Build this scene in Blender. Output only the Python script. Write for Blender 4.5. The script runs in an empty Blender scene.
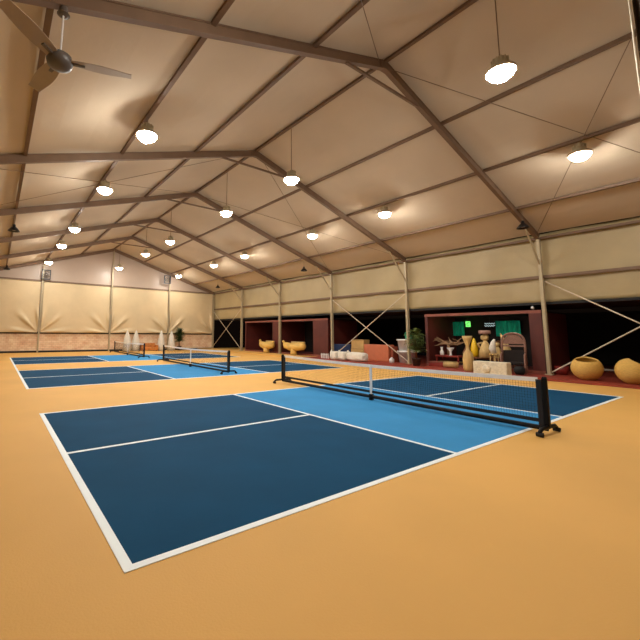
import bpy, bmesh, math, random
from mathutils import Vector, Matrix
random.seed(7)
PI = math.pi
scene = bpy.context.scene
C = scene.collection

# ------------------------------------------------------------------ materials
def lin(c):
    return tuple(((v/255)/12.92 if v/255 <= 0.04045 else ((v/255+0.055)/1.055)**2.4) for v in c)
def mat(name, rgb, rough=.6, metal=0.0, var=0.0, scale=6.0, bump=0.0, bscale=None, emis=0.0, dark=None, spec=.5, stretch=None, detail=4):
    m = bpy.data.materials.new(name); m.use_nodes = True
    nt = m.node_tree; b = nt.nodes['Principled BSDF']
    col = lin(rgb)
    b.inputs['Base Color'].default_value = (*col, 1)
    b.inputs['Roughness'].default_value = rough
    b.inputs['Metallic'].default_value = metal
    b.inputs['Specular IOR Level'].default_value = spec
    if emis:
        b.inputs['Emission Color'].default_value = (*col, 1); b.inputs['Emission Strength'].default_value = emis
    if var or bump:
        tc = nt.nodes.new('ShaderNodeTexCoord'); mp = nt.nodes.new('ShaderNodeMapping')
        nt.links.new(tc.outputs['Object'], mp.inputs['Vector'])
        if stretch: mp.inputs['Scale'].default_value = stretch
    if var:
        n = nt.nodes.new('ShaderNodeTexNoise'); n.inputs['Scale'].default_value = scale; n.inputs['Detail'].default_value = detail
        nt.links.new(mp.outputs['Vector'], n.inputs['Vector'])
        r = nt.nodes.new('ShaderNodeValToRGB')
        d = lin(dark) if dark else tuple(v*(1-var) for v in col)
        r.color_ramp.elements[0].position = .3; r.color_ramp.elements[0].color = (*d, 1)
        r.color_ramp.elements[1].position = .7; r.color_ramp.elements[1].color = (*[min(1, v*(1+var*.4)) for v in col], 1)
        nt.links.new(n.outputs['Fac'], r.inputs['Fac']); nt.links.new(r.outputs['Color'], b.inputs['Base Color'])
    if bump:
        n2 = nt.nodes.new('ShaderNodeTexNoise'); n2.inputs['Scale'].default_value = bscale or scale*3; n2.inputs['Detail'].default_value = 5
        nt.links.new(mp.outputs['Vector'], n2.inputs['Vector'])
        bp = nt.nodes.new('ShaderNodeBump'); bp.inputs['Strength'].default_value = bump; bp.inputs['Distance'].default_value = .05
        nt.links.new(n2.outputs['Fac'], bp.inputs['Height']); nt.links.new(bp.outputs['Normal'], b.inputs['Normal'])
    return m

M = {}
M['floor'] = mat('orange_floor', (222,172,92), .65, var=.10, scale=.35, bump=.08, bscale=60, spec=.3)
M['dark_blue'] = mat('dark_blue_paint', (14,71,106), .8, var=.12, scale=1.2, bump=.06, bscale=70, spec=.08)
M['light_blue'] = mat('light_blue_paint', (56,138,194), .8, var=.08, scale=1.2, bump=.06, bscale=70, spec=.1)
M['line'] = mat('white_line_paint', (238,248,252), .5, var=.04, scale=3)
M['membrane'] = mat('roof_membrane', (204,186,160), .85, spec=.2, var=.07, scale=.5, bump=.25, bscale=1.6)
M['wall_membrane'] = mat('wall_membrane', (172,152,110), .5, var=.10, scale=.8, bump=.5, bscale=1.4)
M['gable_membrane'] = mat('gable_membrane', (182,160,140), .4, var=.06, scale=.6, bump=.3, bscale=1.2)
M['curtain'] = mat('khaki_curtain', (210,188,148), .6, var=.08, scale=.8, bump=.3, bscale=2)
M['steel'] = mat('brown_grey_frame', (120,94,72), .65, metal=.15, var=.12, scale=3)
M['column'] = mat('pale_column_metal', (176,160,128), .45, metal=.15, var=.10, scale=3)
M['brace'] = mat('galvanised_rod', (205,190,165), .4, metal=.3, var=.08, scale=5)
M['cable'] = mat('thin_cable', (120,96,72), .5)
M['black'] = mat('black_powder_coat', (8,8,9), .5, spec=.2, var=.2, scale=10)
M['rubber'] = mat('black_rubber', (22,20,20), .8, var=.2, scale=20)
M['net'] = mat('black_net_cord', (24,26,32), .8, var=.1, scale=20)
M['tape'] = mat('white_net_tape', (250,248,244), .7, var=.06, scale=8)
M['red_floor'] = mat('red_deck', (150,58,40), .55, var=.25, scale=1.5, bump=.2, bscale=14)
M['container'] = mat('oxblood_panel', (92,34,26), .55, var=.25, scale=1.2, bump=.1, bscale=10)
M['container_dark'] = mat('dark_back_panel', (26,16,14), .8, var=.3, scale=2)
M['lintel'] = mat('dusty_red_lintel', (140,76,60), .55, var=.2, scale=3)
M['black_edge'] = mat('black_wall_band', (14,12,12), .7, var=.2, scale=4)
M['porch'] = mat('dark_porch_board', (46,26,18), .7, var=.3, scale=3)
M['yellow'] = mat('yellow_woven_rattan', (226,182,92), .5, var=.18, scale=14, bump=.5, bscale=40, stretch=(1,1,4))
M['yellow_dark'] = mat('ochre_woven_rattan', (176,128,44), .6, var=.2, scale=14, bump=.5, bscale=40)
M['pale_wood'] = mat('pale_carved_wood', (200,168,108), .6, var=.22, scale=4, bump=.3, stretch=(3,3,.6))
M['gold_wood'] = mat('golden_log_wood', (226,184,96), .5, var=.22, scale=3, bump=.3, stretch=(2,.7,2))
M['drift'] = mat('driftwood', (158,124,90), .7, var=.35, scale=6, bump=.6)
M['brown_wood'] = mat('brown_wood', (110,62,30), .5, var=.3, scale=3, stretch=(2,2,.5))
M['white_stuff'] = mat('white_cloth', (226,220,206), .8, var=.08, scale=5, bump=.5, bscale=9)
M['white_pot'] = mat('white_plastic', (228,226,222), .45, var=.06, scale=4)
M['white_stone'] = mat('white_stone', (220,212,190), .7, var=.18, scale=9, bump=.6, bscale=16)
M['blue_box'] = mat('navy_plastic', (24,48,88), .4, var=.15, scale=3)
M['cardboard'] = mat('tan_cardboard', (196,158,96), .7, var=.12, scale=4)
M['card_edge'] = mat('brown_parcel_tape', (150,112,62), .4)
M['terracotta'] = mat('terracotta_plastic', (198,112,76), .5, var=.10, scale=3)
M['terracotta_dark'] = mat('terracotta_trim', (150,74,50), .5, var=.10, scale=3)
M['teal'] = mat('teal_fabric', (30,235,200), .7, var=.45, scale=9, stretch=(1,5,.4))
M['teal_obj'] = mat('teal_glaze', (40,160,120), .3, var=.2, scale=9)
M['green_sign'] = mat('lime_lit_sign', (120,235,110), .4, emis=1.2)
M['white_sign'] = mat('white_lit_letters', (190,215,215), .4, emis=.8)
M['yellow_glaze'] = mat('bright_yellow_glaze', (230,186,24), .35, var=.1, scale=6)
M['leaf'] = mat('dark_green_leaf', (58,84,40), .5, var=.4, scale=5)
M['leaf2'] = mat('olive_leaf', (96,112,56), .5, var=.4, scale=5)
M['plant_pot'] = mat('dark_plant_pot', (60,44,34), .7, var=.2, scale=5)
M['rose_wicker'] = mat('rosy_brown_wicker', (146,108,92), .6, var=.2, scale=16, bump=.5, bscale=30)
M['dark_seat'] = mat('dark_seat_fabric', (30,20,16), .8, var=.3, scale=5)
M['orange_sofa'] = mat('orange_brown_leather', (196,124,56), .6, var=.3, scale=5, bump=.3)
M['red_item'] = mat('red_lacquer', (140,44,36), .4, var=.2, scale=5)
M['drape'] = mat('dark_brown_drape', (70,52,36), .8, var=.2, scale=2)
M['white_rope'] = mat('white_drape_edge', (225,215,195), .6, var=.05, scale=5)
M['fan_blade'] = mat('grey_fan_blade', (160,142,122), .5, var=.06, scale=4)
M['fan_motor'] = mat('dark_fan_motor', (92,84,78), .45, var=.1, scale=6)
M['dark_metal'] = mat('dark_lamp_metal', (20,18,18), .4, var=.2, scale=6)
M['glass_grey'] = mat('frosted_lamp_lens', (120,112,100), .4)
lampm = mat('lit_lamp_lens', (255,248,232), .4, emis=1)
lampm.node_tree.nodes['Principled BSDF'].inputs['Emission Color'].default_value = (1, .965, .90, 1)
lampm.node_tree.nodes['Principled BSDF'].inputs['Emission Strength'].default_value = 170
M['lamp'] = lampm
# tan stone wall with courses
def stone():
    m = bpy.data.materials.new('tan_brick_wall'); m.use_nodes = True; nt = m.node_tree; b = nt.nodes['Principled BSDF']
    tc = nt.nodes.new('ShaderNodeTexCoord'); mp = nt.nodes.new('ShaderNodeMapping')
    mp.inputs['Rotation'].default_value = (PI/2, 0, 0)
    br = nt.nodes.new('ShaderNodeTexBrick'); br.inputs['Scale'].default_value = 1.6
    br.inputs['Color1'].default_value = (*lin((232,204,172)), 1); br.inputs['Color2'].default_value = (*lin((220,186,152)), 1)
    br.inputs['Mortar'].default_value = (*lin((200,168,138)), 1); br.inputs['Mortar Size'].default_value = .015
    n = nt.nodes.new('ShaderNodeTexNoise'); n.inputs['Scale'].default_value = 1.8; n.inputs['Detail'].default_value = 8
    mx = nt.nodes.new('ShaderNodeMixRGB'); mx.blend_type = 'OVERLAY'; mx.inputs['Fac'].default_value = .6
    nt.links.new(tc.outputs['Object'], mp.inputs['Vector']); nt.links.new(mp.outputs['Vector'], br.inputs['Vector'])
    nt.links.new(tc.outputs['Object'], n.inputs['Vector'])
    nt.links.new(br.outputs['Color'], mx.inputs['Color1']); nt.links.new(n.outputs['Fac'], mx.inputs['Color2'])
    nt.links.new(mx.outputs['Color'], b.inputs['Base Color']); b.inputs['Roughness'].default_value = .85
    bp = nt.nodes.new('ShaderNodeBump'); bp.inputs['Strength'].default_value = .4; bp.inputs['Distance'].default_value = .03
    nt.links.new(n.outputs['Fac'], bp.inputs['Height']); nt.links.new(bp.outputs['Normal'], b.inputs['Normal'])
    return m
M['stone'] = stone()

# ------------------------------------------------------------------ helpers
def tag(o, label=None, cat=None, group=None, kind=None):
    if label: o['label'] = label
    if cat: o['category'] = cat
    if group: o['group'] = group
    if kind: o['kind'] = kind
    return o
def empty(name, loc, label, cat, group=None, rz=0):
    o = bpy.data.objects.new(name, None); C.objects.link(o); o.empty_display_size = .2
    o.location = loc; o.rotation_euler = (0, 0, rz)
    return tag(o, label, cat, group)
def kids(o): return [c for c in bpy.data.objects if c.parent == o]
def copy_tree(o, loc=None, rz=None, label=None):
    pairs = []
    def rec(s, par):
        c = s.copy(); C.objects.link(c)
        if par is not None: c.parent = par
        for k in kids(s):
            if k not in pairs: pairs.append(k); rec(k, c)
        return c
    r = rec(o, None)
    if loc is not None: r.location = loc
    if rz is not None: r.rotation_euler = (0, 0, rz)
    if label: r['label'] = label
    return r
class MB:
    def __init__(s): s.bm = bmesh.new()
    def box(s, a, b, bev=0):
        a, b = Vector(a), Vector(b)
        r = bmesh.ops.create_cube(s.bm, size=1); vs = r['verts']
        bmesh.ops.scale(s.bm, vec=(b-a), verts=vs); bmesh.ops.translate(s.bm, vec=(a+b)/2, verts=vs)
        if bev:
            es = list({e for v in vs for e in v.link_edges})
            bmesh.ops.bevel(s.bm, geom=es, offset=bev, segments=2, affect='EDGES', profile=.7)
        return s
    def beam(s, p, q, w, h, up=(0,0,1)):        # rectangular bar from p to q
        p, q = Vector(p), Vector(q); d = (q-p); L = d.length; d.normalize()
        upv = Vector(up)
        if abs(d.dot(upv)) > .99: upv = Vector((0,1,0))
        sx = d.cross(upv).normalized(); sz = sx.cross(d)
        vs = []
        for e in (p, q):
            for i, j in ((-1,-1),(1,-1),(1,1),(-1,1)): vs.append(s.bm.verts.new(e+sx*i*w/2+sz*j*h/2))
        f = s.bm.faces.new
        f(vs[3::-1]); f(vs[4:8])
        for i in range(4): k = (i+1) % 4; f((vs[i], vs[k], vs[4+k], vs[4+i]))
        return s
    def tube(s, pts, r, n=8, cap=True):
        pts = [Vector(p) for p in pts]; rs = r if isinstance(r, (list, tuple)) else [r]*len(pts)
        rings = []; prev = None
        for i, p in enumerate(pts):
            d = (pts[min(i+1, len(pts)-1)]-pts[max(i-1, 0)]).normalized()
            if prev is None:
                a = d.orthogonal().normalized()
            else:
                a = (prev-d*prev.dot(d)).normalized()
            prev = a; b = d.cross(a)
            rings.append([s.bm.verts.new(p+(a*math.cos(2*PI*k/n)+b*math.sin(2*PI*k/n))*rs[i]) for k in range(n)])
        for A, B in zip(rings, rings[1:]):
            for k in range(n): s.bm.faces.new((A[k], A[(k+1)%n], B[(k+1)%n], B[k]))
        if cap: s.bm.faces.new(rings[0][::-1]); s.bm.faces.new(rings[-1])
        return s
    def lathe(s, prof, c=(0,0,0), n=24, sq=(1,1)):
        c = Vector(c); rings = []
        for r, z in prof:
            if r < 1e-5: rings.append([s.bm.verts.new(c+Vector((0,0,z)))])
            else: rings.append([s.bm.verts.new(c+Vector((r*sq[0]*math.cos(2*PI*k/n), r*sq[1]*math.sin(2*PI*k/n), z))) for k in range(n)])
        for A, B in zip(rings, rings[1:]):
            for k in range(n):
                k2 = (k+1) % n
                if len(A) == 1 and len(B) == 1: continue
                if len(A) == 1: s.bm.faces.new((A[0], B[k2], B[k]))
                elif len(B) == 1: s.bm.faces.new((A[k], A[k2], B[0]))
                else: s.bm.faces.new((A[k], A[k2], B[k2], B[k]))
        return s
    def grid(s, fn, nu, nv):
        g = [[s.bm.verts.new(fn(i/nu, j/nv)) for j in range(nv+1)] for i in range(nu+1)]
        for i in range(nu):
            for j in range(nv): s.bm.faces.new((g[i][j], g[i+1][j], g[i+1][j+1], g[i][j+1]))
        return s
    def blob(s, c, r, sub=3, amp=0, seed=0):
        res = bmesh.ops.create_icosphere(s.bm, subdivisions=sub, radius=1)
        from mathutils import noise
        for v in res['verts']:
            k = 1+amp*noise.noise(v.co*1.7+Vector((seed, seed*.7, 0)))
            v.co = Vector((v.co.x*r[0]*k, v.co.y*r[1]*k, v.co.z*r[2]*k))+Vector(c)
        return s
    def pillow(s, c, r, amp, seed):
        from mathutils import noise
        res = bmesh.ops.create_icosphere(s.bm, subdivisions=4, radius=1)
        for v in res['verts']:
            p = v.co.copy(); k = (abs(p.x)**4+abs(p.y)**4+abs(p.z)**4)**-.25
            k *= 1+amp*.5*noise.noise(p*2.3+Vector((seed, 0, 0)))
            v.co = Vector((p.x*r[0]*k, p.y*r[1]*k, p.z*r[2]*k))+Vector(c)
        return s
    def build(s, name, m, parent=None, smooth=False, recalc=True, origin=None):
        if recalc: bmesh.ops.recalc_face_normals(s.bm, faces=s.bm.faces)
        if origin is not None: bmesh.ops.translate(s.bm, vec=-Vector(origin), verts=s.bm.verts)
        me = bpy.data.meshes.new(name); s.bm.to_mesh(me); s.bm.free()
        if smooth:
            for p in me.polygons: p.use_smooth = True
        me.materials.append(m)
        o = bpy.data.objects.new(name, me); C.objects.link(o)
        if parent: o.parent = parent
        if origin is not None: o.location = origin
        return o
def solid(o, t):
    md = o.modifiers.new('thick', 'SOLIDIFY'); md.thickness = t; md.offset = 0
    return o

# ------------------------------------------------------------------ dimensions (metres)
XL, XR, XM = -2.92, 17.76, 7.42          # eaves and ridge
EZ, RZ = 5.81, 9.10                      # eave and ridge height
FY = [2.98, 9.32, 15.03, 20.74, 26.45, 32.16]
YB, YF = -9.6, 32.34                     # tent ends
GZ = 4.13                                # girt
CZ = 3.07                                # bottom of the side wall sheet
DX, DZ = 16.0, .08                       # red deck edge and height
def roofz(x): return EZ+(RZ-EZ)*(1-abs(x-XM)/(XR-XM))

# ------------------------------------------------------------------ shell
MB().box((XL-.3, YB, -.2), (DX, YF+.4, 0)).build('floor', M['floor'])['kind'] = 'structure'
MB().box((DX, YB, -.2), (27, 16.6, DZ)).build('floor_deck', M['red_floor'])['kind'] = 'structure'
MB().box((DX, 16.6, -.2), (27, YF+.4, DZ)).build('floor_step', M['floor'])['kind'] = 'structure'
b = MB()
for x0, x1 in ((XL-.05, XM), (XM, XR+.05)):
    def fn(u, v, x0=x0, x1=x1):
        x = x0+(x1-x0)*u; y = YB+(YF-YB)*v
        return Vector((x, y, roofz(x)+.21+.02*math.sin(x*2.1+y*.7)))
    b.grid(fn, 24, 80)
bmesh.ops.remove_doubles(b.bm, verts=b.bm.verts, dist=.001)
c = b.build('ceiling', M['membrane'], smooth=False, recalc=False); solid(c, .02); c['kind'] = 'structure'
def sheet(name, m, x, y0, y1, z0, z1, amp=.03):
    def fn(u, v):
        y = y0+(y1-y0)*u; z = z0+(z1-z0)*v
        t = min(abs(y-f) for f in FY+[-2.78])
        fold = amp*math.sin(y*2.3+z*1.1)+amp*.8*math.exp(-t*1.1)*math.sin(9*(math.atan2(z-z0+.3, t+.2)))
        return Vector((x+fold, y, z))
    o = MB().grid(fn, 260, 20).build(name, m, smooth=True); solid(o, .012); return o
sheet('wall_right', M['wall_membrane'], XR+.20, YB, YF, CZ, EZ+.2)['kind'] = 'structure'
MB().box((XL-.22, YB, 0), (XL-.18, YF, EZ+.2)).build('wall_left', M['wall_membrane'])['kind'] = 'structure'
def gable(name, y, m, z0=0):
    b = MB(); prof = [(XL-.2, z0), (XR+.2, z0), (XR+.2, EZ+.18), (XM, RZ+.2), (XL-.2, EZ+.18)]
    f = [b.bm.verts.new((x, y, z)) for x, z in prof]; g = [b.bm.verts.new((x, y+.03, z)) for x, z in prof]
    b.bm.faces.new(f); b.bm.faces.new(g[::-1])
    for i in range(5): k = (i+1) % 5; b.bm.faces.new((f[i], f[k], g[k], g[i]))
    o = b.build(name, m); o['kind'] = 'structure'; return o
gable('wall_back', YF, M['gable_membrane'])
gable('wall_front', YB-.03, M['gable_membrane'])
# stone dwarf wall under the gable sheet, its black skirting and cap band
MB().box((XL-.15, 32.24, .14), (XR+.15, 32.335, 1.5)).build('wall_back_dwarf', M['stone'])['kind'] = 'structure'
MB().box((XL-.15, 32.14, 0), (XR+.15, 32.335, .14)).build('baseboard_back', M['black_edge'])['kind'] = 'structure'
MB().box((XL-.15, 32.16, 1.5), (XR+.15, 32.335, 1.68)).build('trim_1', M['black_edge'])['kind'] = 'structure'
# black hem under the right wall sheet
MB().box((XR+.12, YB, CZ-.10), (XR+.28, YF, CZ)).build('trim_2', M['black_edge'])['kind'] = 'structure'
# porch soffit outside
MB().box((XR+.30, YB, 3.0), (22.5, YF, 3.08)).build('trim_3', M['porch'])['kind'] = 'structure'
MB().box((26.6, YB, DZ), (26.8, YF, 3.0)).build('wall_outside', M['black_edge'])['kind'] = 'structure'

# gable curtains between the columns
GX = [XL, 1.98, XM, 12.84, XR]
words = ['leftmost khaki curtain sheet on the far gable, beside the left fan column',
         'khaki gable curtain sheet left of the central gable column',
         'khaki gable curtain sheet right of the central gable column, behind the white parasols',
         'rightmost khaki gable curtain sheet, above the potted plant corner']
for k in range(4):
    x0, x1 = GX[k]+.10, GX[k+1]-.10
    def fn(u, v, x0=x0, x1=x1, k=k):
        x = x0+(x1-x0)*u; z = 1.60+(EZ-.06-1.60)*v
        t0, t1 = x-x0, x1-x; t = min(t0, t1); h = z-1.60
        a = math.atan2(h+.01, t+.05)                      # folds fan out from the pinned bottom corner upward into the sheet
        rr = math.hypot(h, t)
        w = math.exp(-((rr-1.1)/.75)**2)
        f = .20*w*max(0, math.sin(a*9+.6))**1.5*(1 if h < 2.0 else math.exp(-(h-2.0)))
        f += .03*math.sin(x*1.9+k)*(1-v)
        sag = .10*math.sin(PI*u)*(1-v)
        return Vector((x, 32.13-f-.02, z))
    o = MB().grid(fn, 90, 60).build('gable_curtain', M['curtain'], smooth=True); solid(o, .01)
    tag(o, words[k], 'curtain', 'curtain sheets on the far gable wall')

# ------------------------------------------------------------------ portal frames
def portal(y, label, near=False):
    t = empty('portal_frame', (0, y, 0), label, 'tent frame', 'portal frames of the tent')
    for sx, X in ((1, XR), (-1, XL)):
        b = MB(); b.box((X-.07, -.045, DZ if sx > 0 else 0), (X+.07, .045, EZ+.02))
        b.box((X-.085, -.06, DZ if sx > 0 else 0), (X-.055, .06, EZ)); b.box((X+.055, -.06, DZ if sx > 0 else 0), (X+.085, .06, EZ))
        co = b.build('column', M['column'], t)
        fz = DZ if sx > 0 else 0
        f = MB().box((X-.16, -.13, fz), (X+.16, .13, fz+.025))
        for i in (-1, 1):
            for j in (-1, 1): f.lathe([(.018, 0), (.018, .035), (0, .035)], (X+.12*i, .09*j, fz+.025), 6)
        f.build('base_plate', M['column'], co)
        # rafter: web and two flanges like an extruded box
        r = MB(); a = Vector((X, 0, EZ+.02)); p = Vector((XM, 0, RZ+.02))
        r.beam(a, p, .09, .22)
        up = Vector((-(p-a).z, 0, (p-a).x)).normalized()
        if up.z < 0: up = -up
        for s in (-1, 1): r.beam(a+up*.105*s, p+up*.105*s, .13, .03)
        r.build('rafter', M['steel'], t)
        k = MB(); xk = X-sx*1.46
        k.beam((X-sx*.06, 0, 4.66), (xk, 0, roofz(xk)-.10), .05, .07)
        k.build('knee_brace', M['column'], t)
    MB().beam((5.84, 0, roofz(5.84)-.10), (9.0, 0, roofz(9.0)-.10), .06, .07).build('collar_brace', M['steel'], t)
    g = MB(); g.box((XM-.22, -.075, RZ-.13), (XM+.22, .075, RZ+.02)); g.build('ridge_plate', M['steel'], t)
    return t
fl = ['brown portal frame nearest the camera, its ridge joint at the top of the photo',
      'second portal frame from the camera, meeting the right cross-braced bay',
      'third portal frame from the camera, in the middle of the tent',
      'fourth portal frame from the camera, second before the gable',
      'fifth portal frame from the camera, just before the gable frame']
for y, l in zip(FY[:5], fl): portal(y, l)
# gable frame with its extra posts
t = empty('portal_frame', (0, 32.03, 0), 'gable end frame with three slim posts against the far wall', 'tent frame')
for sx, X in ((1, XR), (-1, XL)):
    MB().box((X-.08, -.06, DZ if sx > 0 else 0), (X+.08, .06, EZ)).build('column', M['column'], t)
    MB().beam((X, 0, EZ+.02), (XM, 0, RZ+.02), .12, .24).build('rafter', M['steel'], t)
for x in GX[1:4]:
    MB().box((x-.055, -.06, 0), (x+.055, .06, roofz(x)-.05)).build('gable_post', M['column'], t)
MB().box((XL, -.03, EZ-.05), (XR, .04, EZ+.05)).build('gable_girt', M['steel'], t)

# ------------------------------------------------------------------ purlins, girts
purl = {XM: 'ridge purlin running along the peak of the roof',
        XM-2.72: 'first purlin left of the ridge', XM-5.36: 'second purlin left of the ridge, above the left lamp row', XM-8.0: 'third purlin left of the ridge, near the left eave, carrying black lamps',
        XM+2.80: 'first purlin right of the ridge', XM+5.50: 'second purlin right of the ridge, above the right lamp row', XM+8.15: 'third purlin right of the ridge, carrying black unlit lamps',
        XR: 'eave beam along the top of the right wall'}
for x, l in purl.items():
    z = roofz(x)+(.145 if x != XR else -.02)
    b = MB(); b.beam((x, YB, z), (x, 32.0, z), .08, .09); b.beam((x, YB, z-.05), (x, 32.0, z-.05), .10, .012)
    tag(b.build('purlin' if x != XR else 'eave_beam', M['steel'], origin=(x, 0, z)), 'brown '+l, 'purlin' if x != XR else 'beam')
b = MB().beam((XR+.06, YB, GZ), (XR+.06, 32.0, GZ), .06, .12)
tag(b.build('wall_girt', M['steel'], origin=(XR, 0, GZ)), 'brown horizontal girt across the right wall sheet below the eave', 'beam')

# ------------------------------------------------------------------ X braces in the right wall and roof cables
def cross(y0, y1, label):
    t = empty('cross_brace', (XR-.02, (y0+y1)/2, DZ), label, 'bracing', 'X braces of the right wall')
    ya, yb = y0+.1-(y0+y1)/2, y1-.1-(y0+y1)/2
    for s, (p, q) in ((0, ((0, ya, GZ-.2), (0, yb, .12))), (1, ((.04, yb, GZ-.2), (.04, ya, .12)))):
        MB().tube([(p[0], p[1], p[2]-.08), (q[0], q[1], q[2])], .026, 8).build('brace_rod', M['brace'], t)
    MB().lathe([(0, -.03), (.06, -.03), (.06, .03), (0, .03)], (0.02, 0, (GZ-.2+.12)/2-.04), 12).build('cross_clamp', M['brace'], t)
cross(-2.78, FY[0], 'metal X brace at the right edge, over the two yellow round chairs')
cross(FY[1], FY[2], 'metal X brace in front of the stacked boxes in the right wall opening')
cross(FY[4], FY[5], 'small far metal X brace beside the gable corner')
def cable(p, q, label):
    def P(x, y): return (x, y, roofz(x)+.08)
    a, b_ = P(*p), P(*q)
    o = MB().tube([a, b_], .010, 5).build('roof_cable', M['cable'], origin=((a[0]+b_[0])/2, (a[1]+b_[1])/2, (a[2]+b_[2])/2))
    tag(o, label, 'cable', 'thin roof bracing cables')
cable((XM+.2, FY[0]), (XR-.2, -2.75), 'thin roof cable falling right from the nearest ridge joint')
cable((XR-.15, FY[0]), (XM+.6, -2.75), 'thin roof cable rising from the nearest right eave corner')
cable((XM-.2, FY[0]), (XL+.2, -2.75), 'thin roof cable going up and out of frame from the nearest ridge joint')
cable((XM-.2, FY[1]), (XL+.2, FY[2]), 'thin cable crossing the left roof slope, from the second ridge joint down to the left')
cable((XL+.2, FY[1]), (XM-.2, FY[2]), 'thin cable crossing the left roof slope, rising to the third ridge joint')
cable((XM+.2, FY[1]), (XR-.2, FY[2]), 'thin cable crossing the right roof slope, from the second ridge joint outward')
cable((XR-.2, FY[1]), (XM+.2, FY[2]), 'thin cable crossing the right roof slope, rising to the third ridge joint')

# ------------------------------------------------------------------ lamps
def make_lamp(rod, label, group):
    t = empty('high_bay_lamp', (0, 0, 0), label, 'lamp', group)
    h = MB().lathe([(0, .34), (.05, .34), (.06, .30), (.13, .28), (.13, .16), (.17, .14), (.17, .11), (0, .11)], n=20)
    for k in range(12):
        a = 2*PI*k/12; h.beam((.125*math.cos(a), .125*math.sin(a), .22), (.165*math.cos(a), .165*math.sin(a), .22), .012, .12)
    h.build('housing', M['column'], t)
    MB().lathe([(0, .115), (.17, .115), (.27, .04), (.285, -.03), (.275, -.03), (.26, .035), (.165, .10), (0, .10)], n=28).build('reflector', M['column'], t, smooth=True)
    MB().lathe([(0, .095), (.15, .09), (.23, .04), (.245, -.02), (.225, -.10), (.14, -.17), (0, -.20)], n=24).build('lens', M['lamp'], t, smooth=True)
    MB().tube([(0, 0, .34), (0, 0, rod)], .012, 6).build('suspension_rod', M['cable'], t)
    return t
ordn = ['nearest', 'second', 'third', 'fourth', 'fifth', 'farthest']
LY = [.15, 7.0, 11.65, 18.45, 23.0, 30.0]
ZL = 7.2
protoM = make_lamp(roofz(XM)+.07-ZL, '', 'lit lamps on long rods under the ridge')
protoS = make_lamp(roofz(XM-5.36)+.07-6.98, '', 'lit lamps under the left purlin')
first = {'M': True, 'L': True}
for k, y in enumerate(LY):
    lab = 'glowing white lamp on a long rod under the ridge, %s from the camera' % ordn[k]
    o = protoM if k == 0 else copy_tree(protoM); o.location = (XM, y, ZL); o['label'] = lab
lyL = [None, 6.7, 11.45, 18.0, 22.6, 29.5]
k0 = True
for k, y in enumerate(lyL):
    if y is None: continue
    lab = 'glowing white lamp on a short rod in the left row, %s from the camera' % ordn[k-1 if k < 5 else 5]
    o = protoS if k0 else copy_tree(protoS); k0 = False; o.location = (XM-5.36, y, 6.98); o['label'] = lab
for k, y in enumerate([.25, 7.1, 11.75, 18.6, 23.1, 30.1]):
    o = copy_tree(protoS); o.location = (XM+5.50, y, roofz(XM+5.5)-(roofz(XM-5.36)-6.98)+.10); o['group'] = 'lit lamps under the right purlin'
    o['label'] = 'glowing white lamp on a short rod in the right row, %s from the camera' % ordn[k]
# lamps of the bays behind the camera: they light the near floor
for x, z in ((XM-5.36, 6.98), (XM, ZL), (XM+5.5, 6.95)):
    for y in ((.2,) if x < XM-1 else ()):
        o = copy_tree(protoM if x == XM else protoS); o.location = (x, y, z); o['group'] = 'lit lamps behind the camera'
        o['label'] = 'glowing white lamp outside the picture, behind or above the camera'
def dark_lamp():
    t = empty('unlit_lamp', (0, 0, 0), '', 'lamp', 'unlit black lamps near the eaves')
    MB().lathe([(0, .20), (.05, .20), (.06, .10), (.12, .06), (.21, -.06), (.22, -.09), (.20, -.09), (.11, .03), (0, .05)], n=20).build('shade', M['dark_metal'], t, smooth=True)
    MB().lathe([(0, .04), (.07, .02), (.08, -.03), (.05, -.06), (0, -.07)], n=16).build('bulb', M['glass_grey'], t, smooth=True)
    MB().tube([(0, 0, .2), (0, 0, .58)], .010, 6).build('cord', M['cable'], t)
    return t
dl = dark_lamp()
for k, (x, y, l) in enumerate([(XM+8.15, 2.75, 'black unlit lamp hanging beside the nearest right column top'),
        (XM+8.15, 15.4, 'black unlit lamp hanging near the right eave at mid tent'),
        (XM+8.15, 27.2, 'small black unlit lamp hanging near the far right eave'),
        (XM-8.0, 15.6, 'black unlit lamp hanging near the left eave at the left photo edge'),
        (XM-8.0, 27.6, 'tiny black unlit lamp at the far left photo edge')]):
    o = dl if k == 0 else copy_tree(dl)
    o.location = (x, y, roofz(x)-.05-.56); o['label'] = l

# ------------------------------------------------------------------ ceiling fan, gable fans
t = empty('ceiling_fan', (-.42, 2.98, 5.62), 'grey ceiling fan with long blades hanging from the nearest frame at upper left', 'fan')
hook_z = roofz(-.42)-.10-5.62
MB().tube([(0, 0, .12), (0, 0, hook_z-.12)], .014, 8).build('down_rod', M['white_pot'], t)
MB().lathe([(0, .14), (.05, .14), (.07, .02), (.09, 0), (.05, -.02), (0, -.02)], (0, 0, hook_z-.12), 16).build('canopy', M['fan_motor'], t)
MB().lathe([(0, .14), (.06, .13), (.16, .08), (.18, 0), (.16, -.07), (.09, -.11), (0, -.12)], n=24).build('motor', M['fan_motor'], t, smooth=True)
for k, a in enumerate((225, 345, 105)):
    a = math.radians(a); R = Matrix.Rotation(a, 4, 'Z')
    b = MB().grid(lambda u, v: R @ Vector((.16+.84*u, (v-.5)*(.17+.07*math.sin(PI*min(1, u*1.1))), .02+(v-.5)*.05)), 12, 3)
    bl = b.build('blade', M['fan_blade'], t); solid(bl, .012)
    MB().beam(R @ Vector((.12, 0, .0)), R @ Vector((.34, 0, .01)), .05, .02).build('blade_arm', M['fan_motor'], bl)
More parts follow.
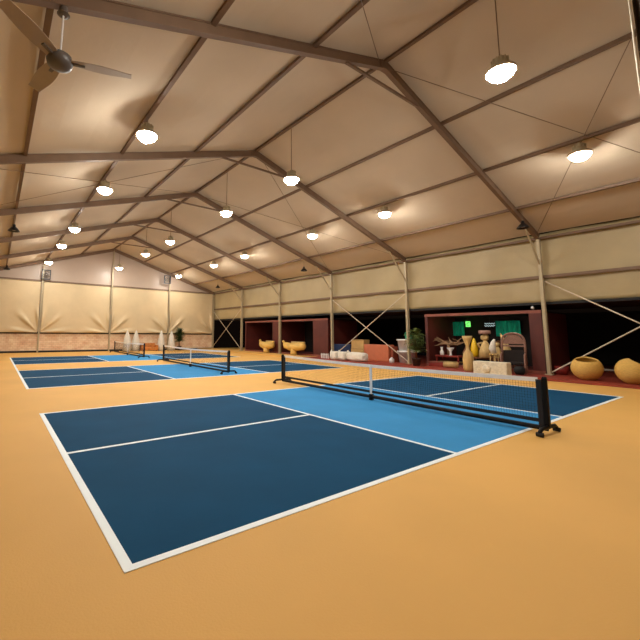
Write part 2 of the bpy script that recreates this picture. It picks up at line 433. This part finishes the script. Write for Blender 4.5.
def wall_fan(x, z, label):
    t = empty('wall_fan', (x, 31.80, z), label, 'fan', 'round fans high on the gable'); t.scale = (.8, 1, .8)
    b = MB().box((-.40, -.08, -.50), (.40, .14, -.42)).box((-.40, -.08, .42), (.40, .14, .50)).box((-.40, -.08, -.5), (-.33, .14, .5)).box((.33, -.08, -.5), (.40, .14, .5))
    b.build('housing', M['dark_metal'], t)
    r = MB()
    for rad in (.32, .22, .12):
        r.tube([(rad*math.cos(2*PI*k/20), -.07, rad*math.sin(2*PI*k/20)) for k in range(21)], .014, 5, False)
    for k in range(8):
        a = 2*PI*k/8; r.tube([(.05*math.cos(a), -.07, .05*math.sin(a)), (.33*math.cos(a), -.07, .33*math.sin(a))], .010, 4)
    r.build('grille', M['dark_metal'], t)
    for k in range(4):
        a = 2*PI*k/4+.4; b = MB(); b.beam((.03*math.cos(a), .02, .03*math.sin(a)), (.27*math.cos(a), .02, .27*math.sin(a)), .13, .015, up=(.3*math.sin(a), 1, -.3*math.cos(a)))
        b.build('blade', M['fan_blade'], t)
wall_fan(2.16, 6.3, 'dark boxed fan on the left gable post')
wall_fan(12.50, 6.82, 'dark boxed fan high on the right gable post')

# ------------------------------------------------------------------ courts
Lc, Wc, K0, K1 = 13.41, 6.10, 4.57, 8.84
def court(y0, label, extend=0):
    t = empty('pickleball_court', (0, y0, 0), label, 'court', 'painted pickleball courts')
    MB().box((0, 0, 0), (K0, Wc, .003)).build('service_area', M['dark_blue'], t)
    MB().box((K1, 0, 0), (Lc, Wc, .003)).build('service_area', M['dark_blue'], t)
    MB().box((K0, 0, 0), (K1, Wc, .003)).build('kitchen_area', M['light_blue'], t)
    w = .035; z0, z1 = .003, .006
    MB().box((-.025, -.025-extend, 0), (.05, Wc+.045, z1)).build('baseline', M['line'], t)
    MB().box((Lc-.05, -.025, 0), (Lc+.05, Wc+.045, z1)).build('baseline', M['line'], t)
    for y in (.01, Wc): MB().box((.05, y-.035, 0), (Lc-.05, y+.035, z1)).build('sideline', M['line'], t)
    for x in (K0, K1): MB().box((x-w, .045, z0), (x+w, Wc-.045, z1)).build('kitchen_line', M['line'], t)
    MB().box((.05, Wc/2-w, z0), (K0-w, Wc/2+w, z1)).build('centre_line', M['line'], t)
    MB().box((K1+w, Wc/2-w, z0), (Lc-.05, Wc/2+w, z1)).build('centre_line', M['line'], t)
court(0, 'large blue pickleball court with white lines nearest the camera')
court(10.13, 'middle blue pickleball court with light blue centre strip')
court(19.78, 'farthest blue pickleball court beside the gable wall', 19.78-10.13-Wc-.12)

def net(X, y0, y1, label, rz):
    L = y1-y0
    t = empty('pickleball_net', (X, y0, .007), label, 'net', 'portable pickleball nets', rz)
    for y, s in ((0, 1), (L, -1)):
        p = MB().box((-.035, y-.035, .09), (.035, y+.035, .93), .012).build('post', M['black'], t)
        MB().box((-.028, y-.028, .93), (.028, y+.028, .95)).build('post_cap', M['rubber'], p)
        foot = MB().tube([(-.34, y, .03), (-.33, y, .075), (-.27, y, .11), (0, y, .115), (.27, y, .11), (.33, y, .075), (.34, y, .03)], .032, 10).build('foot', M['black'], t, smooth=True)
        for sx in (-1, 1): MB().tube([(sx*.34, y-.05, .035), (sx*.34, y+.05, .035)], .035, 14).build('castor', M['rubber'], foot)
        MB().box((-.02, min(y+s*.045, y+s*.13), .12), (.02, max(y+s*.045, y+s*.13), .90), .01).build('net_sleeve', M['net'], t)
    for z, x, r in ((.085, 0, .042),):
        MB().tube([(x, .0, z), (x, L, z)], r, 8).build('base_bar', M['black'], t)
    def top(y): return .90-.05*math.sin(PI*y/L)
    b = MB(); n = int(L/.045); r = .0012
    for k in range(4, n-3):
        y = k*L/n; b.beam((0, y, .19), (0, y, top(y)-.03), 2*r, 2*r, up=(0,1,0))
    for j in range(15):
        v = j/14
        prev = None
        for i in range(13):
            y = .15+(L-.3)*i/12; z = .19+(top(y)-.04-.19)*v
            if prev: b.beam(prev, (0, y, z), 2*r, 2*r)
            prev = (0, y, z)
    b.build('netting', M['net'], t)
    b = MB(); b.grid(lambda u, v: Vector((0, .1+(L-.2)*u, top(.1+(L-.2)*u)-.04+.075*v)), 40, 1)
    solid(b.build('top_tape', M['tape'], t), .014)
    MB().box((-.008, .12, .175), (.008, L-.12, .235)).build('bottom_band', M['net'], t)
    MB().box((-.014, L/2-.03, .15), (.014, L/2+.03, .875)).build('centre_strap', M['tape'], t)
    MB().box((-.05, L/2-.04, 0), (.05, L/2+.04, .15), .01).build('centre_foot', M['black'], t)
net(6.93, -.32, 7.25, 'long black-framed net with white tape across the nearest court', -.038)
net(7.08, 10.6, 18.3, 'black-framed portable net on the middle court', -.017)
net(7.23, 21.8, 29.6, 'small far black-framed net on the court by the gable', -.01)

# ------------------------------------------------------------------ right-hand containers
def container(y0, y1, openings, label):
    x0, x1, H = 17.98, 21.0, 2.72
    t = empty('shop_container', ((x0+x1)/2, (y0+y1)/2, DZ), label, 'container')
    ox, oy, oz = (x0+x1)/2, (y0+y1)/2, DZ
    def B(n, a, b, m, bev=0):
        return MB().box((a[0]-ox, a[1]-oy, a[2]-oz), (b[0]-ox, b[1]-oy, b[2]-oz), bev).build(n, m, t)
    B('base_panel', (x0, y0, DZ), (x1, y1, DZ+.08), M['container'])
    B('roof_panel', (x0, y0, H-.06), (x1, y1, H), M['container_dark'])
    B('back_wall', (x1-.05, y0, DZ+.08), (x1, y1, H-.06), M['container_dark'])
    B('side_wall', (x0, y0, DZ+.08), (x1-.05, y0+.06, H-.06), M['container'])
    B('side_wall', (x0, y1-.06, DZ+.08), (x1-.05, y1, H-.06), M['container'])
    B('lintel', (x0-.06, y0, H-.10), (x0, y1, H+.03), M['lintel'])
    B('sill', (x0-.06, y0, DZ), (x0, y1, DZ+.12), M['lintel'])
    edge = y0
    for (a, b_) in openings+[(y1, y1)]:
        if a > edge+.01:
            pl = B('front_panel', (x0-.03, edge, DZ+.12), (x0+.03, a, H-.10), M['container'])
            if y0 < edge and b_ < y1 or a-edge < .8:
                B('partition', (x0+.03, edge+.1, DZ+.08), (x1-.05, edge+.16, H-.06), M['container'])
        edge = b_
    return t
container(3.15, 8.42, [(3.62, 8.28)], 'open dark red container shop filled with carvings, behind the near net')
container(15.6, 26.1, [(17.1, 21.2), (21.95, 25.95)], 'far dark red container with two openings holding log benches')

# ------------------------------------------------------------------ things in the near container
def put(name, label, cat, parts, loc, rz=0, group=None):
    t = empty(name, loc, label, cat, group, rz)
    for n, b, m, sm in parts:
        b.build(n, m, t, smooth=sm)
    return t
IZ = DZ+.08
# teal curtains hanging at the back
for (a, b_, l) in ((7.75, 8.55, 'teal curtain at the back left of the near container'), (4.98, 6.1, 'teal curtain at the back right of the near container')):
    bb = MB().grid(lambda u, v: Vector((20.75+.04*math.sin(u*30), a+(b_-a)*u, 1.62+.80*v)), 60, 4)
    o = bb.build('curtain', M['teal'], smooth=True, origin=(20.75, (a+b_)/2, 1.62)); solid(o, .01); tag(o, l, 'curtain', 'teal curtains in the container')
    r = MB().tube([(20.75, a-.1, 2.44), (20.75, b_+.1, 2.44)], .015, 8)
    ro = r.build('curtain_rail', M['dark_metal'], origin=(20.75, (a+b_)/2, 2.44)); tag(ro, 'thin rail carrying the '+l.replace(' at', ', at'), 'rail')
# small lit signs
t = empty('lit_sign', (20.5, 7.42, 2.12), 'small lime green lit sign between the teal curtains', 'sign')
MB().box((0, -.12, 0), (.05, .12, .30), .01).build('panel', M['green_sign'], t)
b = MB()
for k, (a, c_) in enumerate(((-.05, .24), (.02, .18), (.05, .11), (-.03, .06))): b.box((-.012, a-.05, c_-.015), (-.002, a+.05, c_+.015))
b.build('marks', M['leaf'], t)
MB().tube([(.02, 0, .30), (.02, 0, .52)], .008, 6).build('hanger', M['dark_metal'], t)
t = empty('lit_sign', (20.5, 6.3, 2.12), 'small dim white scribbled sign left of the right teal curtain', 'sign')
b = MB()
for j in range(2):
    pts = [(0, -.25+.5*i/14, .04+.12*j+.03*math.sin(i*1.9+j)) for i in range(15)]
    b.tube(pts, .012, 5)
b.build('scribble', M['white_sign'], t)
MB().box((.02, -.28, -.02), (.05, .28, .22)).build('panel', M['container_dark'], t)
MB().tube([(.03, 0, .22), (.03, 0, .52)], .008, 6).build('hanger', M['dark_metal'], t)

def bottle_prof(h, r, neck, flare): return [(0, 0), (r*.85, 0), (r, h*.08), (r*1.02, h*.35), (r*.85, h*.5), (neck*1.1, h*.6), (neck, h*.72), (flare*.8, h*.9), (flare, h), (flare*.8, h), (neck*.6, h*.75), (0, h*.7)]
put('carved_vase', 'tall pale carved wooden vase with pinched neck at the centre of the container', 'vase',
    [('body', MB().lathe(bottle_prof(1.55, .22, .07, .21), n=24), M['pale_wood'], True)], (16.4, 5.52, DZ))
# wooden stand carrying yellow figure and sculptures
put('low_bench', 'low brown display bench carrying the yellow vase and carved figures', 'bench',
    [('top', MB().box((-.28, -.95, .36), (.28, .95, .44), .01), M['brown_wood'], False)] +
    [('leg', MB().box((sx*.2-.03, sy*.85-.03, 0), (sx*.2+.03, sy*.85+.03, .36)), M['brown_wood'], False) for sx in (-1, 1) for sy in (-1, 1)],
    (18.75, 5.55, IZ))
bz = IZ+.44
put('yellow_vase', 'bright yellow tapering vase just right of the tall pale vase', 'vase',
    [('body', MB().lathe([(0, 0), (.16, 0), (.19, .15), (.17, .42), (.11, .68), (.06, .84), (.03, .90), (0, .90)], n=20), M['yellow_glaze'], True)], (18.75, 6.33, bz))
def figure(label, loc, h, m, tilt=0, rz=0, hat=False):
    s = h
    parts = [('body', MB().tube([(0, 0, 0), (0, .02*s, .25*s), (0, tilt*s, .5*s), (0, tilt*1.4*s, .62*s)], [.24*s, .19*s, .12*s, .05*s], 14), m, True),
             ('head', MB().blob((0, tilt*1.6*s, .74*s), (.12*s, .15*s, .13*s), 2, .25, 3), m, True)]
    parts.append(('arm', MB().tube([(0, tilt*s+.10*s, .54*s), (-.1*s, .22*s, .50*s), (-.08*s, .16*s, .34*s)], .04*s, 8), m, True))
    if hat: parts.append(('hat', MB().lathe([(0, .86*s), (.19*s, .86*s), (.2*s, .90*s), (.19*s, 1.0*s), (0, 1.0*s)], (0, tilt*1.6*s, 0), 16), M['rose_wicker'], True))
    return put('carved_figure', label, 'carving', parts, loc, rz, 'carved wooden figures in the container')
figure('tall pale carved figure topped with a flat rosy hat', (18.55, 5.72, bz), 1.30, M['pale_wood'], 0, 0, True)
figure('small pale carved figure between the hatted figure and the pointed one', (18.85, 5.26, bz), .85, M['pale_wood'], .05)
figure('dark brown rounded carving behind the pale figures', (19.5, 5.6, bz-.44), 1.45, M['brown_wood'], -.03)
put('pointed_carving', 'pale pointed fin-shaped carving behind the right end of the white block', 'carving',
    [('body', MB().tube([(0, 0, 0), (0, .02, .4), (0, .10, .8), (0, .22, 1.15)], [.22, .19, .11, .02], 12), M['pale_wood'], True)], (18.62, 4.83, bz))
put('white_block', 'white carved stone trough standing against the red deck edge', 'stone trough',
    [('body', MB().box((-.22, -.63, 0), (.22, .63, .60), .04), M['white_stone'], False),
     ('medallion', MB().lathe([(0, .03), (.13, .03), (.17, 0), (0, 0)], n=20), M['white_stone'], True)], (15.72, 4.28, 0))
med = [o for o in bpy.data.objects if o.name.startswith('medallion')][0]
med.rotation_euler = (0, -PI/2, 0); med.location = (-.22, .12, .31)
# big wicker chair
t = empty('wicker_chair', (17.45, 4.12, DZ), 'large rosy brown wicker chair with rounded back beside the container corner', 'chair', rz=.25)
b = MB()
pts = []
for k in range(15):
    a = PI*k/14; pts.append((.10, .42*math.cos(a), 1.18+.50*math.sin(a)**.6))
b.tube([(.10, .42, .35)]+pts+[(.10, -.42, .35)], .045, 10)
b.build('back_frame', M['rose_wicker'], t, smooth=True)
b = MB().grid(lambda u, v: Vector((.12, -.40+.80*u, 1.22+(.01+.44*max(0.0, math.sin(PI*min(.97, max(.03, u))))**.6)*v)), 20, 6)
solid(b.build('back_panel', M['rose_wicker'], t), .04)
MB().box((.08, -.38, 1.10), (.14, .38, 1.17), .01).build('back_rail', M['rose_wicker'], t)
MB().box((.10, -.38, .42), (.16, .38, .95), .01).build('back_cushion', M['dark_seat'], t)
MB().box((-.42, -.38, .36), (.14, .38, .46), .03).build('seat', M['dark_seat'], t)
for sy in (-1, 1):
    MB().tube([(.10, sy*.42, .82), (-.3, sy*.42, .78), (-.42, sy*.42, .66), (-.42, sy*.42, 0)], .035, 8).build('arm', M['rose_wicker'], t, smooth=True)
    MB().tube([(.12, sy*.42, .4), (.14, sy*.42, 0)], .035, 8).build('leg', M['rose_wicker'], t, smooth=True)
put('white_cloth', 'crumpled white cloth over the left arm of the wicker chair', 'cloth',
    [('folds', MB().tube([(0, 0, 0), (-.03, .05, .22), (.02, .02, .45), (0, -.05, .62)], [.11, .14, .10, .04], 9), M['white_stuff'], True)], (17.32, 4.84, .87), 0)
put('stool', 'small pale stool under the crumpled cloth', 'stool',
    [('seat', MB().lathe([(0, .72), (.18, .72), (.19, .76), (0, .79)], n=18), M['pale_wood'], True)] +
    [('leg', MB().tube([(.14*math.cos(a), .14*math.sin(a), .73), (.19*math.cos(a), .19*math.sin(a), 0)], .022, 8), M['pale_wood'], True) for a in (.5, 2.1, 3.7, 5.3)], (17.32, 4.84, DZ))
put('round_pot', 'round black pot on the deck before the wicker chair', 'pot',
    [('body', MB().lathe([(0, 0), (.13, 0), (.20, .12), (.19, .25), (.13, .33), (.11, .33), (.15, .22), (0, .18)], n=20), M['rubber'], True)], (16.75, 3.68, DZ))
# left side: red table, driftwood, white jars
put('low_table', 'low dark red lacquered table at the left of the near container', 'table',
    [('top', MB().box((-.35, -.62, .38), (.35, .62, .46), .015), M['red_item'], False), ('shelf', MB().box((-.3, -.56, .10), (.3, .56, .15)), M['pale_wood'], False)] +
    [('leg', MB().box((sx*.29-.03, sy*.56-.03, 0), (sx*.29+.03, sy*.56+.03, .38)), M['red_item'], False) for sx in (-1, 1) for sy in (-1, 1)],
    (18.5, 7.45, IZ))
tz = IZ+.46
def branch(b, p, d, L, r, dep):
    pts = [p]; dd = Vector(d).normalized(); q = Vector(p)
    for i in range(5):
        dd = (dd+Vector((random.uniform(-.35, .35), random.uniform(-.35, .35), random.uniform(-.3, .3)))).normalized(); q = q+dd*L/5; pts.append(tuple(q))
    b.tube(pts, [r*(1-.15*i) for i in range(6)], 7)
    if dep:
        for i in (2, 3, 4): branch(b, pts[i], (random.uniform(-.5, .5), random.choice((-1, 1))*random.uniform(.6, 1), random.uniform(-.1, .5)), L*.65, r*.55, dep-1)
b = MB(); b.tube([(0, 0, 0), (.02, .03, .35), (-.02, 0, .62)], [.10, .06, .07], 9)
for s in (-1, 1, -1, 1, -1, 1): branch(b, (0, 0, .55), (random.uniform(-.5, .2), s, random.uniform(.0, .5)), .72, .065, 1)
t = empty('driftwood', (18.75, 7.62, tz), 'sprawling driftwood root sculpture spreading over the red table', 'driftwood')
b.build('branches', M['drift'], t, smooth=True)
put('white_jar', 'white bottle-shaped jar on the red table, left one', 'jar', [('body', MB().lathe(bottle_prof(.42, .10, .05, .07), n=18), M['white_pot'], True)], (18.3, 7.76, tz))
put('white_bowl', 'white footed bowl on the red table right of the jar', 'bowl', [('body', MB().lathe([(0, 0), (.09, 0), (.05, .06), (.05, .2), (.17, .38), (.16, .40), (.03, .25), (0, .25)], n=18), M['white_pot'], True)], (18.3, 7.30, tz))
put('brown_carving', 'golden brown flame-shaped wooden carving right of the white bowl', 'carving', [('body', MB().tube([(0, 0, 0), (0, -.06, .35), (0, .05, .65), (0, -.02, .95)], [.2, .17, .12, .03], 12), M['brown_wood'], True)], (18.5, 6.62, IZ))
put('log_slice', 'short pale log lying under the red table front', 'log', [('log', MB().tube([(0, -.32, .14), (0, .32, .14)], .14, 18), M['pale_wood'], True)], (17.4, 6.85, DZ))
put('red_crate', 'low flat red crate at the left end of the container front', 'crate', [('box', MB().box((-.2, -.42, 0), (.2, .42, .2), .02), M['red_item'], False), ('lid', MB().box((-.22, -.44, .2), (.22, .44, .25), .01), M['lintel'], False)], (17.65, 7.6, DZ))

t = empty('added_fill_strip', (18.10, 5.8, 2.66), 'added unseen fill light strip behind the lintel of the near container', 'lamp')  # added fill light, out of sight, brightens the goods and teal curtains inside
MB().box((-.03, -2.2, -.006), (.03, 2.2, 0)).build('housing', M['dark_metal'], t)
MB().box((-.02, -2.15, -.018), (.02, 2.15, -.006)).build('lens', mat('fill_strip_lens', (255,244,225), .4, emis=26), t)
# ------------------------------------------------------------------ log benches in the far container
def log_bench(y, label, w):
    t = empty('log_bench', (17.45, y, DZ), label, 'bench', 'golden log benches')
    b = MB().tube([(0, -w*.62, .72), (0, -w*.55, .70), (0, -w*.2, .62), (0, w*.2, .60), (0, w*.5, .70), (0, w*.62, .86)], [.12, .27, .29, .29, .25, .10], 14)
    b.build('seat_log', M['gold_wood'], t, smooth=True)
    MB().tube([(-.02, 0, 0), (0, .03, .25), (0, 0, .5)], [.26, .24, .22], 14).build('trunk_foot', M['gold_wood'], t, smooth=True)
    MB().box((.2, -w*.5, .75), (.3, w*.3, 1.0), .03).build('back_board', M['pale_wood'], t)
    MB().blob((0, w*.66, .98), (.10, .13, .10), 2, .2, 1).build('carved_end', M['gold_wood'], t, smooth=True)
    return t
log_bench(18.65, 'golden log bench in the right opening of the far container', 1.9)
log_bench(22.1, 'golden log bench in the left opening of the far container', 1.4)
def slatfence():
    t = empty('low_fence', (16.9, 14.9, DZ), 'small grey slatted guard beside the third column foot', 'guard')
    for k in range(5): MB().box((-.02, -.3+.15*k-.03, 0), (.02, -.3+.15*k+.03, .32)).build('slat', M['white_pot'], t)
    MB().box((-.03, -.35, .22), (-.02, .35, .26)).build('rail', M['white_pot'], t)
slatfence()

# ------------------------------------------------------------------ things in the braced bay
def crate(name, label, cat, loc, sx, sy, sz, m, m2, bev=.03):
    t = empty(name, loc, label, cat)
    MB().box((-sx/2, -sy/2, 0), (sx/2, sy/2, sz), bev).build('body', m, t)
    if m2: MB().box((-sx/2-.004, -sy/2+.01, sz-.05), (-sx/2+.01, sy/2-.01, sz-.02)).build('tape_strip', m2, t) if name == 'cardboard_box' else MB().box((-sx/2-.01, -sy/2-.01, sz-.12), (sx/2+.01, sy/2+.01, sz-.02), .01).build('lid_rim', m2, t)
    return t
crate('storage_bin', 'dark blue plastic bin behind the white sacks', 'bin', (18.25, 14.4, DZ), .6, 1.5, .92, M['blue_box'], M['blue_box'])
crate('cardboard_box', 'lower tan cardboard box beside the blue bin', 'box', (18.2, 13.05, DZ), .6, 1.0, .70, M['cardboard'], M['card_edge'], .01)
crate('cardboard_box', 'upper tan cardboard box stacked on the other', 'box', (18.2, 13.03, DZ+.70), .58, .98, .55, M['cardboard'], M['card_edge'], .01)
crate('foam_block', 'large terracotta coloured block right of the cardboard boxes', 'block', (18.1, 11.55, DZ), .6, 1.75, .98, M['terracotta'], None, .06)
crate('foam_block', 'narrow darker terracotta slab at the right end of the large block', 'slab', (18.2, 10.55, DZ), .5, .16, .90, M['terracotta_dark'], None, .04)
def sack(y, w, h, label, x=16.7):
    t = empty('white_sack', (x, y, DZ), label, 'sack', 'white sacks on the deck')
    MB().pillow((0, 0, h*.5), (.34, w, h*.5), .22, y).build('bag', M['white_stuff'], t, smooth=True)
    MB().tube([(-.1, w*.8, h*.9), (-.1, w*.9, h*1.06), (-.1, w*.94, h*1.14)], [.10, .04, .07], 8).build('tied_neck', M['white_stuff'], t, smooth=True)
sack(13.75, .27, .52, 'leftmost of the three white sacks')
sack(13.08, .28, .52, 'middle white sack, leaning on its neighbour')
sack(12.05, .66, .52, 'longest white sack, right of the two small ones')
for k, (z, l) in enumerate(((0, 'lower white tub in the stack behind the second column'), (.66, 'upper white tub stacked behind the second column'))):
    put('white_tub', l, 'tub', [('tub', MB().lathe([(0, 0), (.46, 0), (.52, .60), (.56, .60), (.56, .66), (0, .66)], n=28), M['white_pot'], True),
        ('rim', MB().lathe([(.53, .58), (.58, .58), (.58, .64), (.53, .64)], n=28), M['white_pot'], True)], (18.55, 9.93, DZ+z), 0, 'stacked white tubs')
put('teal_jug', 'teal glazed jug on top of the white tubs', 'jug', [('body', MB().lathe([(0, 0), (.17, 0), (.22, .1), (.20, .25), (.10, .38), (.12, .45), (0, .45)], n=20), M['teal_obj'], True),
    ('handle', MB().tube([(0, .19, .15), (0, .28, .25), (0, .22, .38), (0, .10, .40)], .02, 8), M['teal_obj'], True)], (18.55, 9.8, DZ+1.32))
put('white_kettle', 'small white canister on the deck left of the tubs', 'canister', [('body', MB().lathe([(0, 0), (.13, 0), (.14, .2), (.06, .26), (.06, .3), (0, .3)], n=16), M['white_pot'], True)], (17.6, 10.32, DZ))
def plant(loc, H, label, n, m, spread=1.0, pot=True, wid=.13):
    t = empty('potted_palm', loc, label, 'plant')
    if pot: MB().lathe([(0, 0), (.16, 0), (.22, .34), (.24, .34), (.24, .38), (.20, .38), (.18, .32), (0, .32)], n=20).build('pot', M['plant_pot'], t, smooth=True)
    MB().tube([(0, 0, .3), (.02, .02, H*.5), (0, 0, H*.75)], [.05, .035, .02], 8).build('stem', M['brown_wood'], t, smooth=True)
    b = MB()
    for k in range(n):
        a = random.uniform(0, 2*PI); z0 = random.uniform(.32, .78)*H; L = random.uniform(.3, .6)*spread; el = random.uniform(.1, 1.2)
        pts = []
        for i in range(7):
            s = i/6; r = L*s; pts.append(Vector((math.cos(a)*r*math.cos(el), math.sin(a)*r*math.cos(el), min(H, z0+math.sin(el)*r-.35*L*s*s))))
        side = Vector((-math.sin(a), math.cos(a), 0))
        for i in range(6):
            for sgn in (-1, 1):
                w = wid*spread*math.sin(PI*(i+.7)/7.2)
                p0, p1 = pts[i], pts[i+1]
                q = (p0+p1)/2+side*sgn*w+Vector((0, 0, -.04))
                f = [b.bm.verts.new(p0), b.bm.verts.new(p0.lerp(p1, .75)), b.bm.verts.new(q+(p1-p0)*.8)]
                b.bm.faces.new(f)
    b.build('foliage', m, t, recalc=False)
    return t
plant((17.0, 8.42, DZ), 2.25, 'tall dark green potted palm between the second column and the container', 150, M['leaf2'], 1.05, True, .16)
plant((13.72, 31.3, 0), 2.4, 'leafy green potted plant against the far stone wall', 220, M['leaf'], 1.12, True, .19)

# ------------------------------------------------------------------ yellow round chairs
def bowl_chair(loc, rz, label, low, amp):
    t = empty('bowl_chair', loc, label, 'chair', 'yellow round bowl chairs', rz)
    def sh(u, v, s=1.0):
        a = 2*PI*u; rim = low+amp*math.cos(a)               # rim higher at the back
        ph = -PI/2+(PI*.5+math.asin(max(-.9, min(.985, (rim-.42)/.43))))*v
        r = .44*math.cos(ph)*s; z = .42+.42*math.sin(ph)*s
        return Vector((r*math.cos(a), r*math.sin(a), z))
    b = MB().grid(lambda u, v: sh(u, v), 48, 16); bmesh.ops.remove_doubles(b.bm, verts=b.bm.verts, dist=.0015)
    o = b.build('shell', M['yellow'], t, smooth=True); solid(o, .05)
    MB().lathe([(0, .26), (.34, .28), (.40, .34), (.36, .42), (.15, .46), (0, .46)], n=28).build('cushion', M['yellow_dark'], t, smooth=True)
    rim = [sh(k/48, 1.0) for k in range(49)]
    MB().tube(rim, .030, 8, False).build('rim', M['yellow'], t, smooth=True)
bowl_chair((16.95, 1.58, DZ), math.radians(20), 'round yellow woven bowl chair right of the nearest column', .72, .09)
bowl_chair((16.85, .34, DZ), math.radians(150), 'yellow woven bowl chair cut by the right photo edge', .58, .25)
put('red_box', 'small red tub on the deck behind the nearest column', 'tub', [('body', MB().lathe([(0, 0), (.20, 0), (.25, .34), (.22, .34), (.18, .05), (0, .05)], n=16), M['red_item'], True)], (18.4, 2.75, DZ))
put('grey_bench', 'low grey-green bench behind the yellow chairs', 'bench', [('top', MB().box((-.2, -1.2, .24), (.2, 1.2, .30), .01), M['glass_grey'], False), ('leg', MB().box((-.15, -1.1, 0), (.15, -1.0, .24)), M['glass_grey'], False), ('leg', MB().box((-.15, 1.0, 0), (.15, 1.1, .24)), M['glass_grey'], False)], (19.0, 1.1, DZ))
# small white wall lamp on the container front corner
t = empty('spot_lamp', (17.9, 3.42, 2.84), 'tiny white spot lamp above the container corner', 'lamp')
MB().tube([(-.06, 0, 0), (.03, .03, .05)], [.06, .04], 12).build('head', M['white_pot'], t, smooth=True)
MB().box((-.01, -.02, -.06), (.05, .02, .03)).build('bracket', M['white_pot'], t)

# ------------------------------------------------------------------ by the gable: folded parasols and sofa
def parasol(x, label):
    t = empty('folded_parasol', (x, 30.95, 0), label, 'parasol', 'folded white parasols by the stone wall')
    b = MB(); n = 16
    rings = []
    for z, r in ((.06, .31), (.5, .30), (1.0, .25), (1.4, .17), (1.75, .06), (1.84, .015)):
        rings.append([b.bm.verts.new(((r*(1+.18*math.cos(k*PI)))*math.cos(2*PI*k/n), (r*(1+.18*math.cos(k*PI)))*math.sin(2*PI*k/n), z)) for k in range(n)])
    for A, B_ in zip(rings, rings[1:]):
        for k in range(n): b.bm.faces.new((A[k], A[(k+1)%n], B_[(k+1)%n], B_[k]))
    b.bm.faces.new(rings[0][::-1]); b.bm.faces.new(rings[-1])
    b.build('canopy', M['white_stuff'], t, smooth=True)
    MB().tube([(0, 0, 0), (0, 0, 1.90)], .02, 8).build('pole', M['white_pot'], t)
    MB().lathe([(0, 0), (.22, 0), (.20, .05), (0, .055)], n=20).build('base', M['white_pot'], t)
for x, l in ((8.68, 'leftmost folded white parasol'), (9.45, 'second folded white parasol from the left'),
             (11.78, 'third folded white parasol, right of the orange sofa'), (12.78, 'rightmost folded white parasol, beside the green plant')):
    parasol(x, l+' by the stone wall')
t = empty('sofa', (10.62, 30.9, 0), 'low orange-brown sofa between the white parasols', 'sofa')
MB().box((-.64, -.35, .08), (.64, .35, .36), .06).build('seat', M['orange_sofa'], t)
MB().box((-.64, .15, .34), (.64, .38, .72), .06).build('backrest', M['orange_sofa'], t)
for s in (-1, 1): MB().box((s*.68-.09, -.36, .06), (s*.68+.09, .36, .55), .05).build('armrest', M['orange_sofa'], t)
for sx in (-1, 1):
    for sy in (-1, 1): MB().box((sx*.6-.03, sy*.3-.03, 0), (sx*.6+.03, sy*.3+.03, .09)).build('leg', M['brown_wood'], t)

# ------------------------------------------------------------------ drape at the right edge
t = empty('divider_drape', (7.82, -1.77, 0), 'dark gathered drape with white edge rope at the upper right photo edge', 'drape')
zt = roofz(7.82)+.02
b = MB().grid(lambda u, v: Vector((.10*math.sin(u*38), -.04-.95*u, .05+(zt-.05)*v)), 70, 8)
solid(b.build('cloth', M['drape'], t, smooth=True), .01)
MB().tube([(0, 0, .02), (0, 0, zt)], .016, 8).build('edge_rope', M['white_rope'], t)

# ------------------------------------------------------------------ world, camera, view
w = bpy.data.worlds.new('night'); scene.world = w; w.use_nodes = True
w.node_tree.nodes['Background'].inputs['Color'].default_value = (.010, .006, .004, 1)
w.node_tree.nodes['Background'].inputs['Strength'].default_value = .3
cam = bpy.data.cameras.new('camera'); co = bpy.data.objects.new('camera', cam); C.objects.link(co); scene.camera = co
yaw, pit, rol, f = .6133, .1235, .0082, 371.8
fw = Vector((math.sin(yaw)*math.cos(pit), math.cos(yaw)*math.cos(pit), math.sin(pit)))
rt = Vector((math.cos(yaw), -math.sin(yaw), 0)); up = rt.cross(fw)
r2 = rt*math.cos(rol)+up*math.sin(rol); u2 = -rt*math.sin(rol)+up*math.cos(rol)
R = Matrix((r2, u2, -fw)).transposed()
co.matrix_world = Matrix.Translation((-.888, -2.8512, 1.663)) @ R.to_4x4()
cam.sensor_width = 36; cam.lens = f/640*36
cam.shift_x = 60.61/640; cam.shift_y = -32.70/640
cam.clip_start = .05; cam.clip_end = 200
vs = scene.view_settings
scene.display_settings.display_device = 'sRGB'
vs.view_transform = 'Standard'; vs.look = 'None'; vs.gamma = 1; vs.use_curve_mapping = False
vs.exposure = 0.38
